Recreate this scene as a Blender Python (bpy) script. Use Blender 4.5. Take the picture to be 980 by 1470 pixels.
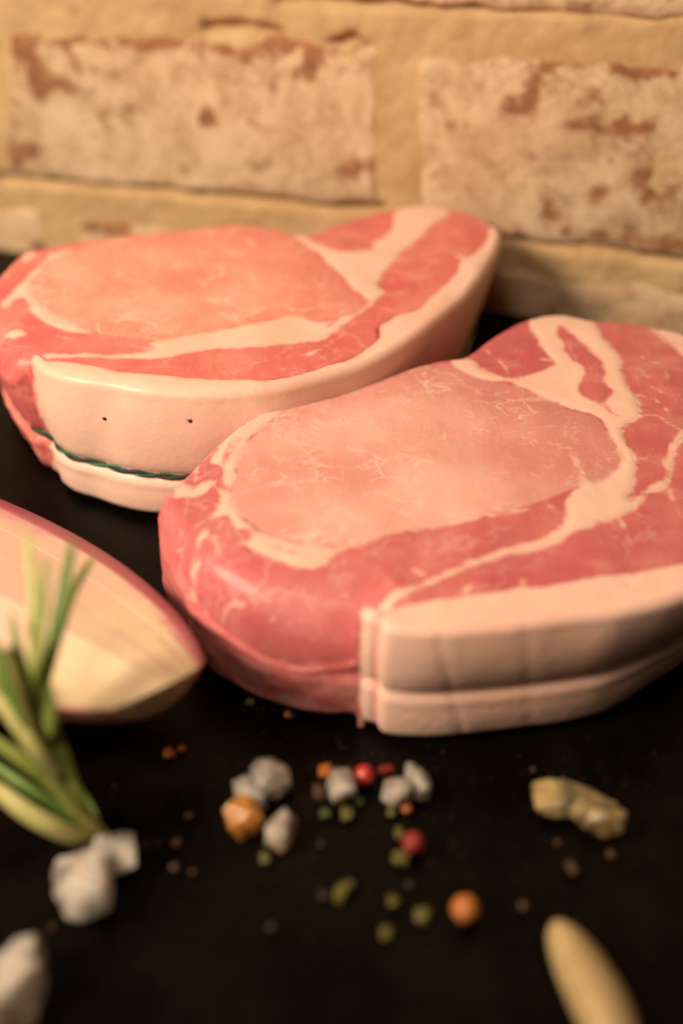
import bpy, bmesh, math, random
import numpy as np
from mathutils import Vector, Matrix, noise
from mathutils.geometry import delaunay_2d_cdt
from mathutils.bvhtree import BVHTree

for o in list(bpy.data.objects):
    bpy.data.objects.remove(o)
random.seed(4)
rng = np.random.default_rng(4)
S = bpy.context.scene
COL = S.collection

# ------------------------------------------------------------------ camera
F_PX, PITCH, CAM_H, PW, PH = 1700.0, math.radians(36.0), 0.25, 980.0, 1470.0
FW = np.array([0, math.cos(PITCH), -math.sin(PITCH)])
RT = np.array([1.0, 0, 0])
UP = np.array([0, math.sin(PITCH), math.cos(PITCH)])
CAM = np.array([0, 0, CAM_H])


def at(x, y, z=0.0):
    """point of the level plane z that is seen at (x, y) of the photograph"""
    d = FW * F_PX + RT * (x - PW / 2) - UP * (y - PH / 2)
    return CAM + d * (z - CAM_H) / d[2]


def ray(x, y):
    d = FW * F_PX + RT * (x - PW / 2) - UP * (y - PH / 2)
    return d / np.linalg.norm(d)


cam = bpy.data.cameras.new('camera')
cam.sensor_fit = 'VERTICAL'
cam.sensor_height = 36
cam.lens = F_PX / PH * 36
cam.clip_start = 0.01
cam.clip_end = 50
camo = bpy.data.objects.new('camera', cam)
COL.objects.link(camo)
camo.location = CAM
camo.rotation_euler = (math.radians(90) - PITCH, 0, 0)
cam.dof.use_dof = True
cam.dof.focus_distance = float((at(560, 620, 0.042) - CAM) @ FW)
cam.dof.aperture_fstop = 3.3
S.camera = camo

# ------------------------------------------------------------------ light
w = bpy.data.worlds.new('World')
S.world = w
w.use_nodes = True
w.node_tree.nodes['Background'].inputs[0].default_value = (1.0, 0.66, 0.42, 1)
w.node_tree.nodes['Background'].inputs[1].default_value = 0.03


def area(name, loc, target, size, power, col):
    l = bpy.data.lights.new(name, 'AREA')
    l.shape = 'DISK'
    l.size = size
    l.energy = power
    l.color = col
    o = bpy.data.objects.new(name, l)
    COL.objects.link(o)
    o.location = loc
    o.rotation_euler = (Vector(target) - Vector(loc)).to_track_quat('-Z', 'Y').to_euler()
    return o


WARM = (1.0, 0.775, 0.55)
area('key_lamp', (-0.58, 0.03, 0.55), (-0.02, 0.36, 0.03), 0.26, 9.7, WARM)
area('fill_lamp', (-0.22, -0.12, 0.95), (0.0, 0.36, 0.0), 0.3, 3.2, WARM)  # weak fill added above the camera to lighten the front sides

S.render.engine = 'CYCLES'
S.cycles.use_denoising = True
S.cycles.max_bounces = 8
S.cycles.caustics_reflective = False
S.cycles.caustics_refractive = False
S.view_settings.view_transform = 'Standard'
S.view_settings.look = 'None'
S.view_settings.exposure = 0.0
S.view_settings.gamma = 1.0


# ------------------------------------------------------------------ helpers
def link(name, me, parent=None, mat=None):
    o = bpy.data.objects.new(name, me)
    COL.objects.link(o)
    if parent is not None:
        o.parent = parent
    if mat is not None:
        me.materials.append(mat)
    return o


def mesh(name, V, Fc, attrs=None, smooth=True):
    me = bpy.data.meshes.new(name)
    me.from_pydata([tuple(map(float, v)) for v in V], [], [tuple(int(i) for i in f) for f in Fc])
    if attrs:
        for k, a in attrs.items():
            at_ = me.attributes.new(k, 'FLOAT', 'POINT')
            at_.data.foreach_set('value', np.asarray(a, dtype=np.float32))
    if smooth:
        me.polygons.foreach_set('use_smooth', [True] * len(me.polygons))
    bm = bmesh.new()
    bm.from_mesh(me)
    bmesh.ops.recalc_face_normals(bm, faces=bm.faces)
    if smooth:
        for e_ in bm.edges:
            if len(e_.link_faces) != 2 or e_.calc_face_angle(0) > 0.95:
                e_.smooth = False
    bm.to_mesh(me)
    bm.free()
    me.update()
    return me


def thing(name, label, cat, loc=(0, 0, 0), group=None):
    o = bpy.data.objects.new(name, None)
    o.empty_display_size = 0.01
    COL.objects.link(o)
    o.location = tuple(map(float, loc))
    return tag(o, label, cat, group)


def tag(o, label, cat, group=None):
    o['label'] = label
    o['category'] = cat
    if group:
        o['group'] = group
    return o


def vnoise(P, scale, seed=0.0):
    return np.array([noise.noise(Vector((float(p[0]) * scale + seed, float(p[1]) * scale - seed, float(p[2]) * scale + 2 * seed))) for p in P])


def vfbm(P, scale, seed=0.0, n=3):
    r = 0
    for k in range(n):
        r = r + vnoise(P, scale * 2 ** k, seed + 7.3 * k) * 0.5 ** k
    return r


def catmull(P, closed=True, per=12):
    P = np.asarray(P, float)
    n = len(P)
    out = []
    rngi = range(n) if closed else range(n - 1)
    for i in rngi:
        if closed:
            a, b, c, d = P[(i - 1) % n], P[i], P[(i + 1) % n], P[(i + 2) % n]
        else:
            a, b, c, d = P[max(i - 1, 0)], P[i], P[i + 1], P[min(i + 2, n - 1)]
        for k in range(per):
            t = k / per
            out.append(0.5 * (2 * b + (c - a) * t + (2 * a - 5 * b + 4 * c - d) * t * t + (3 * b - a - 3 * c + d) * t ** 3))
    if not closed:
        out.append(P[-1])
    return np.array(out)


def resample(P, n, closed=True):
    P = np.asarray(P, float)
    Q = np.vstack([P, P[:1]]) if closed else P
    L = np.r_[0, np.cumsum(np.linalg.norm(np.diff(Q, axis=0), axis=1))]
    t = np.linspace(0, L[-1], n, endpoint=not closed)
    return np.stack([np.interp(t, L, Q[:, k]) for k in range(Q.shape[1])], 1)


def seg_dist(X, P, closed):
    """distance of each X to the polyline P"""
    A = P
    B = np.roll(P, -1, axis=0)
    if not closed:
        A, B = P[:-1], P[1:]
    best = np.full(len(X), 1e9)
    for a, b in zip(A, B):
        ab = b - a
        t = np.clip(((X - a) @ ab) / max(ab @ ab, 1e-18), 0, 1)
        d = np.linalg.norm(X - (a + t[:, None] * ab), axis=1)
        best = np.minimum(best, d)
    return best


def inside(X, P):
    r = np.zeros(len(X), bool)
    for a, b in zip(P, np.roll(P, -1, axis=0)):
        c = (a[1] > X[:, 1]) != (b[1] > X[:, 1])
        with np.errstate(divide='ignore', invalid='ignore'):
            xi = (b[0] - a[0]) * (X[:, 1] - a[1]) / (b[1] - a[1]) + a[0]
        r ^= c & (X[:, 0] < xi)
    return r


def sdf(X, P):
    """positive inside, millimetres"""
    d = seg_dist(X, P, True) * 1000
    return np.where(inside(X, P), d, -d)


def tri_poly(P, h):
    """triangulate closed polygon P with inner grid points of spacing h"""
    lo, hi = P.min(0), P.max(0)
    gx, gy = np.meshgrid(np.arange(lo[0], hi[0], h), np.arange(lo[1], hi[1], h * 0.87))
    gx = gx + (np.arange(gx.shape[0]) % 2)[:, None] * h * 0.5
    G = np.stack([gx.ravel(), gy.ravel()], 1)
    G = G[inside(G, P)]
    if len(G):
        G = G[seg_dist(G, P, True) > h * 0.45]
    pts = [Vector((float(a * 100), float(b * 100))) for a, b in np.vstack([P, G])]
    n = len(P)
    v, e, f, ov, oe, of = delaunay_2d_cdt(pts, [], [list(range(n))], 1, 1e-6)
    W = np.array([(p.x / 100, p.y / 100) for p in v])
    cen = np.array([W[list(t_)].mean(0) for t_ in f])
    ok = inside(cen, P)
    return W, [t_ for t_, k_ in zip(f, ok) if k_]


# ------------------------------------------------------------------ material helpers
class NT:
    def __init__(self, name):
        self.m = bpy.data.materials.new(name)
        self.m.use_nodes = True
        self.t = self.m.node_tree
        self.t.nodes.clear()
        self.out = self.n('ShaderNodeOutputMaterial')
        self.b = self.n('ShaderNodeBsdfPrincipled')
        self.l(self.b.outputs[0], self.out.inputs[0])
        self.tc = self.n('ShaderNodeTexCoord').outputs['Object']

    def n(self, t, **k):
        n = self.t.nodes.new(t)
        for a, v in k.items():
            setattr(n, a, v)
        return n

    def l(self, a, b):
        self.t.links.new(a, b)

    def val(self, sock, v):
        if hasattr(v, 'links') or isinstance(v, bpy.types.NodeSocket):
            self.l(v, sock)
        else:
            sock.default_value = v

    def math(self, op, a, b=0.0, c=None):
        n = self.n('ShaderNodeMath', operation=op)
        self.val(n.inputs[0], a)
        self.val(n.inputs[1], b)
        if c is not None:
            self.val(n.inputs[2], c)
        return n.outputs[0]

    def noise(self, scale, detail=4, rough=0.55, vec=None, dist=0.0, stretch=None):
        n = self.n('ShaderNodeTexNoise')
        n.inputs['Scale'].default_value = scale
        n.inputs['Detail'].default_value = detail
        n.inputs['Roughness'].default_value = rough
        n.inputs['Distortion'].default_value = dist
        v = vec or self.tc
        if stretch:
            mp = self.n('ShaderNodeMapping')
            mp.inputs['Rotation'].default_value = stretch[1]
            mp.inputs['Scale'].default_value = stretch[0]
            self.l(v, mp.inputs[0])
            v = mp.outputs[0]
        self.l(v, n.inputs['Vector'])
        return n.outputs[0]

    def voro(self, scale, feature='F1', vec=None):
        n = self.n('ShaderNodeTexVoronoi', feature=feature)
        n.inputs['Scale'].default_value = scale
        self.l(vec or self.tc, n.inputs['Vector'])
        return n.outputs['Distance']

    def step(self, v, lo, hi):
        n = self.n('ShaderNodeMapRange', interpolation_type='SMOOTHSTEP')
        self.val(n.inputs[0], v)
        n.inputs[1].default_value = lo
        n.inputs[2].default_value = hi
        return n.outputs[0]

    def mix(self, fac, a, b, mode='MIX'):
        n = self.n('ShaderNodeMix', data_type='RGBA', blend_type=mode)
        self.val(n.inputs['Factor'], fac)
        for s, v in (('A', a), ('B', b)):
            k = [i for i in n.inputs if i.name == s and i.type == 'RGBA'][0]
            if isinstance(v, tuple):
                k.default_value = (*v, 1) if len(v) == 3 else v
            else:
                self.l(v, k)
        return [o for o in n.outputs if o.type == 'RGBA'][0]

    def attr(self, name):
        return self.n('ShaderNodeAttribute', attribute_name=name).outputs['Fac']

    def bump(self, h, strength=0.3, dist=0.001, prev=None):
        n = self.n('ShaderNodeBump')
        n.inputs['Strength'].default_value = strength
        n.inputs['Distance'].default_value = dist
        self.l(h, n.inputs['Height'])
        if prev is not None:
            self.l(prev, n.inputs['Normal'])
        return n.outputs[0]

    def set(self, **k):
        for a, v in k.items():
            self.val(self.b.inputs[a.replace('_', ' ')], v)

    def sss(self, weight, radius, scale):
        self.b.inputs['Subsurface Weight'].default_value = weight
        self.b.inputs['Subsurface Radius'].default_value = radius
        self.b.inputs['Subsurface Scale'].default_value = scale


def meat_material(name, eye, red, fat, ang):
    k = NT(name)
    fa, ey = k.attr('fat'), k.attr('eye')
    film, cut = k.attr('film'), k.attr('streak')
    n1 = k.noise(260, 5, 0.6)
    n2 = k.noise(90, 4, 0.6, dist=0.6)
    n3 = k.noise(28, 3, 0.5)
    # the eye is paler and fades over a millimetre into the darker cap muscle
    e = k.step(k.math('ADD', ey, k.math('MULTIPLY', k.math('SUBTRACT', n2, 0.5), 5.0)), -0.9, 0.9)
    eyec = k.mix(k.step(n3, 0.38, 0.62), eye, tuple(np.array(eye) * np.array([0.92, 0.74, 0.73])))
    tone = k.math('ADD', k.attr('tone'), k.math('MULTIPLY', k.math('SUBTRACT', n3, 0.5), 0.8))
    eyec = k.mix(k.step(tone, 0.1, 1.0), eyec, tuple(np.array(eye) * np.array([0.84, 0.58, 0.60])))
    fib = k.noise(420, 4, 0.65, stretch=((1, 0.22, 1), (0, 0, ang)))
    eyec = k.mix(k.math('MULTIPLY', k.step(fib, 0.5, 0.72), 0.22), eyec, tuple(np.array(fat) * 0.97))
    redc = k.mix(k.step(n2, 0.35, 0.7), red, tuple(np.minimum(np.array(red) * np.array([1.13, 1.45, 1.40]), 0.9)))
    redc = k.mix(k.math('MULTIPLY', k.step(n3, 0.5, 0.66), 0.42), redc, tuple(np.array(red) * np.array([1.12, 1.75, 1.6])))
    redc = k.mix(k.math('MULTIPLY', k.step(fib, 0.56, 0.74), 0.18), redc, fat)
    redc = k.mix(k.math('MULTIPLY', k.step(k.noise(19, 3, 0.5, dist=0.5), 0.42, 0.62), 0.55), redc, tuple(np.array(red) * np.array([0.90, 0.62, 0.86])))
    c = k.mix(e, redc, eyec)
    # wisps of intramuscular fat
    wv = k.n('ShaderNodeTexNoise')
    wv.inputs['Scale'].default_value = 130
    wv.inputs['Detail'].default_value = 3
    k.l(k.tc, wv.inputs['Vector'])
    wmix = k.n('ShaderNodeVectorMath', operation='MULTIPLY_ADD')
    k.l(wv.outputs['Color'], wmix.inputs[0])
    wmix.inputs[1].default_value = (0.012, 0.012, 0.012)
    k.l(k.tc, wmix.inputs[2])
    mpv = k.n('ShaderNodeMapping')
    mpv.inputs['Rotation'].default_value = (0, 0, ang)
    mpv.inputs['Scale'].default_value = (1, 1.8, 1)
    k.l(wmix.outputs[0], mpv.inputs[0])
    for sc_, wd_, th_, amt in ((62, 0.060, 0.46, 0.68), (150, 0.085, 0.50, 0.45)):
        vein = k.voro(sc_, 'DISTANCE_TO_EDGE', mpv.outputs[0])
        vm = k.math('MULTIPLY', k.math('SUBTRACT', 1.0, k.step(vein, 0.0, wd_)), k.step(k.noise(sc_ * 0.6, 3, 0.6), th_, th_ + 0.12))
        vm = k.math('MULTIPLY', vm, k.math('ADD', 0.35, k.math('MULTIPLY', e, 0.65)))
        c = k.mix(k.math('MULTIPLY', vm, amt), c, fat)
    # fat by distance field with frayed border
    f = k.math('ADD', k.math('SUBTRACT', fa, 0.2), k.math('MULTIPLY', k.math('SUBTRACT', n2, 0.5), 4.8))
    f = k.math('ADD', f, k.math('MULTIPLY', k.math('SUBTRACT', n1, 0.5), 2.6))
    fm = k.step(f, -0.85, 0.85)
    fatc = k.mix(k.step(n3, 0.4, 0.7), fat, tuple(np.array(fat) * np.array([0.98, 0.90, 0.86])))
    fatc = k.mix(k.math('MULTIPLY', k.step(n1, 0.56, 0.75), 0.25), fatc, tuple(np.array(fat) * np.array([0.95, 0.80, 0.74])))
    fatc = k.mix(k.math('MULTIPLY', k.math('SUBTRACT', 1.0, k.step(f, 0.1, 2.4)), 0.5), fatc, tuple(np.array(fat) * np.array([0.98, 0.76, 0.74])))
    fatc = k.mix(k.math('MULTIPLY', cut, 0.75), fatc, tuple(np.array(red) * np.array([1.1, 1.4, 1.3])))
    c = k.mix(fm, c, fatc)
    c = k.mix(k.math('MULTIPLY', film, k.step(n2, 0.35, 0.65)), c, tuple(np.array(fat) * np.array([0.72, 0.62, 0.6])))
    k.set(Base_Color=c, Roughness=k.math('ADD', 0.36, k.math('MULTIPLY', n2, 0.22)), IOR=1.38)
    k.b.inputs['Specular IOR Level'].default_value = 0.42
    h = k.math('ADD', k.math('MULTIPLY', n1, 0.5), k.math('MULTIPLY', fib, 0.35))
    h = k.math('ADD', h, k.math('MULTIPLY', n2, 0.7))
    h = k.math('ADD', h, k.math('MULTIPLY', fm, 0.25))
    k.l(k.bump(h, 0.35, 0.0009), k.b.inputs['Normal'])
    k.b.inputs['Coat Weight'].default_value = 0.10
    k.b.inputs['Coat Roughness'].default_value = 0.14
    k.sss(0.5, (1.0, 0.42, 0.26), 0.0013)
    return k.m


def simple(name, col, rough=0.5, var=None, vscale=300, bump=0.3, bscale=600, sss=0.0, trans=0.0, lo=0.4, hi=0.65, spec=0.5, bdist=0.0004):
    k = NT(name)
    c = k.mix(k.step(k.noise(vscale, 4, 0.6), lo, hi), col, var or tuple(np.array(col) * 0.75))
    k.set(Base_Color=c, Roughness=rough)
    k.b.inputs['Specular IOR Level'].default_value = spec
    if bump:
        k.l(k.bump(k.noise(bscale, 5, 0.6), bump, bdist), k.b.inputs['Normal'])
    if sss:
        k.sss(sss, (1, 0.8, 0.6), 0.002)
    k.b.inputs['Transmission Weight'].default_value = trans
    return k.m


# ------------------------------------------------------------------ table top
def board_material():
    k = NT('black_iron')
    n1, n2, n3 = k.noise(35, 5, 0.6), k.noise(420, 4, 0.7), k.noise(9, 3, 0.5)
    c = k.mix(k.step(n1, 0.38, 0.7), (0.0016, 0.0011, 0.0009), (0.0045, 0.0032, 0.0024))
    c = k.mix(k.math('MULTIPLY', k.step(k.noise(160, 3, 0.7), 0.62, 0.75), 0.35), c, (0.018, 0.012, 0.007))
    k.set(Base_Color=c, Roughness=k.math('ADD', 0.22, k.math('MULTIPLY', n1, 0.22)))
    k.b.inputs['Specular IOR Level'].default_value = 0.08
    k.l(k.bump(k.math('ADD', k.math('MULTIPLY', n2, 0.35), n1), 0.3, 0.0012), k.b.inputs['Normal'])
    return k.m


WA, WB = at(0, 355), at(980, 478)
WD = (WB - WA) / np.linalg.norm(WB - WA)          # along the wall
WN = np.array([WD[1], -WD[0], 0])                  # out of the wall, to the camera


def wallpt(x, y):
    """pixel -> (along, up) on the wall face"""
    d = ray(x, y)
    t = ((WA - CAM) @ WN) / (d @ WN)
    P = CAM + d * t
    return (P - WA) @ WD, P[2]


def wall3(u, v, out=0.0):
    return WA + WD * u + np.array([0, 0, v]) + WN * out


def make_board():
    nu, nv = 60, 40
    # back edge runs along the wall, 2 mm off its face
    V, Fc = [], []
    for j in range(nv + 1):
        for i in range(nu + 1):
            u = -0.55 + 1.5 * i / nu
            out = 0.002 + 0.62 * j / nv
            V.append(wall3(u, 0, out))
    V = np.array(V)
    V[:, 2] = vfbm(V, 14, 3.0, 2) * 0.0003
    V[:, 2] -= V[:, 2].max()
    top = len(V)
    idx = lambda i, j: j * (nu + 1) + i
    for j in range(nv):
        for i in range(nu):
            Fc.append((idx(i, j), idx(i + 1, j), idx(i + 1, j + 1), idx(i, j + 1)))
    rim = [idx(i, 0) for i in range(nu + 1)] + [idx(nu, j) for j in range(1, nv + 1)] + [idx(i, nv) for i in range(nu - 1, -1, -1)] + [idx(0, j) for j in range(nv - 1, 0, -1)]
    low = V[rim].copy()
    low[:, 2] = -0.02
    V = np.vstack([V, low])
    m = len(rim)
    for a in range(m):
        b = (a + 1) % m
        Fc.append((rim[a], rim[b], top + b, top + a))
    Fc.append(tuple(top + a for a in range(m)))
    o = link('tabletop', mesh('tabletop', V, Fc), None, board_material())
    o['kind'] = 'structure'
    return o


make_board()


# ------------------------------------------------------------------ brick wall
def brick_material():
    k = NT('limewashed_brick')
    bare = k.attr('bare')
    n1, n2, n3 = k.noise(120, 5, 0.65), k.noise(420, 4, 0.7), k.noise(45, 4, 0.6, dist=1.2)
    red = k.mix(k.step(n1, 0.35, 0.7), (0.36, 0.135, 0.055), (0.20, 0.075, 0.035))
    lime = k.mix(k.step(n3, 0.38, 0.62), (0.72, 0.545, 0.36), (0.55, 0.38, 0.235))
    lime = k.mix(k.math('MULTIPLY', k.step(k.noise(200, 4, 0.65), 0.5, 0.66), 0.55), lime, (0.78, 0.61, 0.42))
    lime = k.mix(k.math('MULTIPLY', k.step(n2, 0.50, 0.68), k.step(k.noise(55, 3), 0.42, 0.62)), lime, (0.27, 0.16, 0.10))
    b = k.math('ADD', bare, k.math('MULTIPLY', k.math('SUBTRACT', n1, 0.5), 2.1))
    b = k.math('ADD', b, k.math('MULTIPLY', k.math('SUBTRACT', n3, 0.5), 1.3))
    c = k.mix(k.math('MULTIPLY', k.step(b, 0.32, 0.84), 0.86), lime, red)
    k.set(Base_Color=c, Roughness=0.9)
    k.b.inputs['Specular IOR Level'].default_value = 0.2
    k.l(k.bump(k.math('ADD', k.math('MULTIPLY', n1, 0.8), k.math('MULTIPLY', n2, 0.4)), 0.6, 0.0016), k.b.inputs['Normal'])
    return k.m


def mortar_material():
    k = NT('sandy_mortar')
    n1, n2 = k.noise(500, 4, 0.7), k.noise(40, 4, 0.6)
    c = k.mix(k.step(n2, 0.35, 0.7), (0.53, 0.36, 0.185), (0.66, 0.475, 0.265))
    c = k.mix(k.math('MULTIPLY', k.step(n1, 0.58, 0.75), 0.4), c, (0.33, 0.21, 0.10))
    k.set(Base_Color=c, Roughness=0.95)
    k.b.inputs['Specular IOR Level'].default_value = 0.15
    k.l(k.bump(k.math('ADD', n1, n2), 0.6, 0.0012), k.b.inputs['Normal'])
    return k.m


wall = thing('brick_wall', 'old limewashed brick wall with sandy mortar joints behind the meat', 'wall', tuple(wall3(0.16, 0)))
WO = np.array(wall.location)
BM, MM = brick_material(), mortar_material()

# mortar bed
u = np.r_[np.linspace(-0.5, -0.04, 40)[:-1], np.linspace(-0.04, 0.40, 300), np.linspace(0.40, 0.95, 46)[1:]]
v = np.r_[np.linspace(-0.02, 0.165, 125), np.linspace(0.165, 0.62, 50)[1:]]
UU, VV = np.meshgrid(u, v)
Q = np.stack([UU.ravel(), VV.ravel(), 0 * UU.ravel()], 1)
dep = -0.0014 + vfbm(Q, 35, 1.0, 3) * 0.0012 + vfbm(Q, 160, 2.0, 2) * 0.0005
# open cracks where the mortar has come away from the bricks
for pts_, dp_ in (([(0, 258), (200, 270), (330, 286), (548, 304)], 0.004), ([(640, 330), (800, 352), (980, 378)], 0.004), ([(295, 42), (345, 40), (395, 50)], 0.006), ([(480, 66), (505, 56), (522, 70)], 0.006), ([(400, 3), (680, 10), (980, 18)], 0.004)):
    C_ = np.array([wallpt(*p_) for p_ in pts_])
    dep = dep - dp_ * np.exp(-(seg_dist(Q[:, :2], C_, False) / 0.0024) ** 2)
V = WA + np.outer(Q[:, 0], WD) + np.outer(Q[:, 1], [0, 0, 1]) + np.outer(dep, WN) - WO
Fc = []
nu = len(u)
for j in range(len(v) - 1):
    for i in range(nu - 1):
        a = j * nu + i
        Fc.append((a, a + 1, a + nu + 1, a + nu))
n0 = len(V)
rim = [i for i in range(nu)] + [j * nu + nu - 1 for j in range(1, len(v))] + [(len(v) - 1) * nu + i for i in range(nu - 2, -1, -1)] + [j * nu for j in range(len(v) - 2, 0, -1)]
V = np.vstack([V, V[rim] - WN * 0.06])
for a in range(len(rim)):
    b = (a + 1) % len(rim)
    Fc.append((rim[a], rim[b], n0 + b, n0 + a))
Fc.append(tuple(n0 + a for a in range(len(rim))))
link('mortar', mesh('mortar', V, Fc), wall, MM)

# bare patches seen on the two large bricks (pixel centre, half sizes, strength)
BARE = [(255, 62, 95, 16, .75), (120, 60, 60, 10, .45), (345, 78, 22, 10, .6), (55, 112, 12, 20, .9), (20, 70, 30, 25, .5), (297, 166, 15, 18, .95), (445, 70, 60, 20, .6),
        (442, 106, 16, 14, 1.0), (515, 235, 40, 12, .75), (505, 258, 45, 22, .55), (200, 170, 60, 25, .3), (45, 220, 30, 15, .45), (90, 130, 60, 50, .25), (515, 100, 14, 12, .6), (410, 60, 20, 12, .6), (370, 235, 40, 12, .4), (250, 245, 60, 10, .35), (460, 50, 40, 8, .5),
        (765, 140, 13, 30, .95), (795, 90, 14, 12, .9), (740, 150, 40, 12, .6), (630, 140, 18, 25, .6), (930, 102, 55, 10, .9), (920, 180, 70, 12, .6), (900, 195, 30, 25, .5),
        (935, 265, 38, 34, .95), (850, 280, 25, 25, .75), (820, 255, 15, 18, .5), (800, 318, 28, 18, .75), (780, 290, 20, 20, .4), (950, 350, 60, 12, .6), (825, 180, 15, 10, .6), (760, 222, 16, 10, .55), (880, 340, 60, 8, .5), (645, 185, 15, 10, .5),
        (150, 325, 40, 12, .6), (12, 330, 20, 18, .1), (560, 5, 90, 8, .8)]


def add_brick(quad, seed, bare=()):
    """quad: four (along, up) corners bl, br, tr, tl"""
    bl, br, tr, tl = [np.array(q, float) for q in quad]
    nx, ny = 64, 26
    r = 0.006
    P, A, D, E = [], [], [], []
    wd, ht = np.linalg.norm(br - bl), np.linalg.norm(tl - bl)
    for j in range(ny + 1):
        for i in range(nx + 1):
            # denser rows near the rim
            s = 0.5 - 0.5 * math.cos(math.pi * i / nx) if i not in (0, nx) else i / nx
            t = 0.5 - 0.5 * math.cos(math.pi * j / ny) if j not in (0, ny) else j / ny
            p = (bl * (1 - s) + br * s) * (1 - t) + (tl * (1 - s) + tr * s) * t
            P.append(p)
            E.append(min(s, 1 - s) * wd)
            D.append(min(t, 1 - t) * ht)
    P = np.array(P)
    ed = np.minimum(np.array(E), np.array(D))
    Q3 = np.c_[P, np.zeros(len(P))]
    wob = np.stack([vfbm(Q3, 45, seed, 3), vfbm(Q3, 45, seed + 31, 3)], 1)
    near = np.clip(1 - ed / 0.012, 0, 1)[:, None]
    P2 = P + wob * near * 0.0034
    out = -0.0002 + vfbm(Q3, 50, seed + 5, 4) * 0.0009
    chip = np.clip(vfbm(Q3, 60, seed + 9, 2) - 0.1, 0, 1) * 0.006
    rr = r * (0.6 + 0.8 * np.clip(vnoise(Q3, 30, seed + 3) + 0.5, 0, 1)) + chip
    k = np.clip(1 - ed / rr, 0, 1)
    out = out - (1 - np.sqrt(np.clip(1 - k ** 2, 0, 1))) * (0.003 + 0.006 * np.clip(vnoise(Q3, 24, seed + 77) * 1.6 + 0.35, 0, 1))
    V = WA + np.outer(P2[:, 0], WD) + np.outer(P2[:, 1], [0, 0, 1]) + np.outer(out, WN) - WO
    b = np.full(len(P), 0.12)
    b += 0.22 * np.clip(k, 0, 1)
    b += 0.30 * (vfbm(Q3, 26, seed + 40, 3))
    for cu, cv, hu, hv, st in bare:
        g = ((P[:, 0] - cu) / hu) ** 2 + ((P[:, 1] - cv) / hv) ** 2
        b += st * np.exp(-g ** 1.3)
    Fc = []
    m = nx + 1
    for j in range(ny):
        for i in range(nx):
            a = j * m + i
            Fc.append((a, a + 1, a + m + 1, a + m))
    n0 = len(V)
    rim = [i for i in range(m)] + [j * m + nx for j in range(1, ny + 1)] + [ny * m + i for i in range(nx - 1, -1, -1)] + [j * m for j in range(ny - 1, 0, -1)]
    back = V[rim] - WN * 0.02
    V = np.vstack([V, back])
    b = np.r_[b, np.full(len(rim), 0.5)]
    for a in range(len(rim)):
        c = (a + 1) % len(rim)
        Fc.append((rim[a], rim[c], n0 + c, n0 + a))
    Fc.append(tuple(n0 + a for a in range(len(rim))))
    return link('brick', mesh('brick', V, Fc, {'bare': b}), wall, BM)


bare_uv = []
for x, y, hx, hy, st in BARE:
    c = wallpt(x, y)
    e1, e2 = wallpt(x + hx, y), wallpt(x, y - hy)
    bare_uv.append((c[0], c[1], abs(e1[0] - c[0]) + 1e-4, abs(e2[1] - c[1]) + 1e-4, st))

q = lambda *p: [wallpt(*a) for a in p]
BL = wallpt(548, 300)
row = [
    q((4, 258), (548, 303), (545, 63), (6, 40)),
    q((596, 318), (1165, 412), (1150, 92), (590, 80)),
]
for i, r_ in enumerate(row):
    add_brick(r_, 3.1 + 11 * i, bare_uv)
# the rest of the bond, continued out of the picture
bw, hj = 0.196, 0.0145
r2l = row[0][0][0]
vb, vt = 0.0395, 0.110
add_brick([(r2l - hj - bw, vb), (r2l - hj, vb), (r2l - hj, vt), (r2l - hj - bw, vt)], 41.0)
for k_ in range(1, 3):
    u0 = row[1][1][0] + hj + (bw + hj) * (k_ - 1)
    add_brick([(u0, vb - 0.004), (u0 + bw, vb - 0.004), (u0 + bw, vt + 0.006), (u0, vt + 0.006)], 47.0 + k_)
# course below, mostly behind the table top and the meat
u0 = wallpt(102, 312)[0]
for k_ in range(-2, 4):
    a = u0 + k_ * (bw + hj + 0.002)
    add_brick([(a, -0.045), (a + bw, -0.045), (a + bw, 0.0215 - 0.0012 * k_), (a, 0.0215 - 0.0012 * k_ + 0.001)], 60.0 + 3 * k_, bare_uv)
# courses above
u1 = wallpt(395, 5)[0]
for c_ in range(0, 6):
    z0 = 0.1315 + c_ * 0.085
    for k_ in range(-3, 4):
        a = u1 + (0 if c_ % 2 == 0 else -0.1) + k_ * (bw + hj)
        if a > 0.75 or a + bw < -0.45:
            continue
        dz = 0.0012 * k_
        add_brick([(a, z0 + dz), (a + bw, z0 + dz), (a + bw, z0 + 0.07), (a, z0 + 0.07)], 90.0 + 7 * k_ + 31 * c_, bare_uv)


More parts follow.
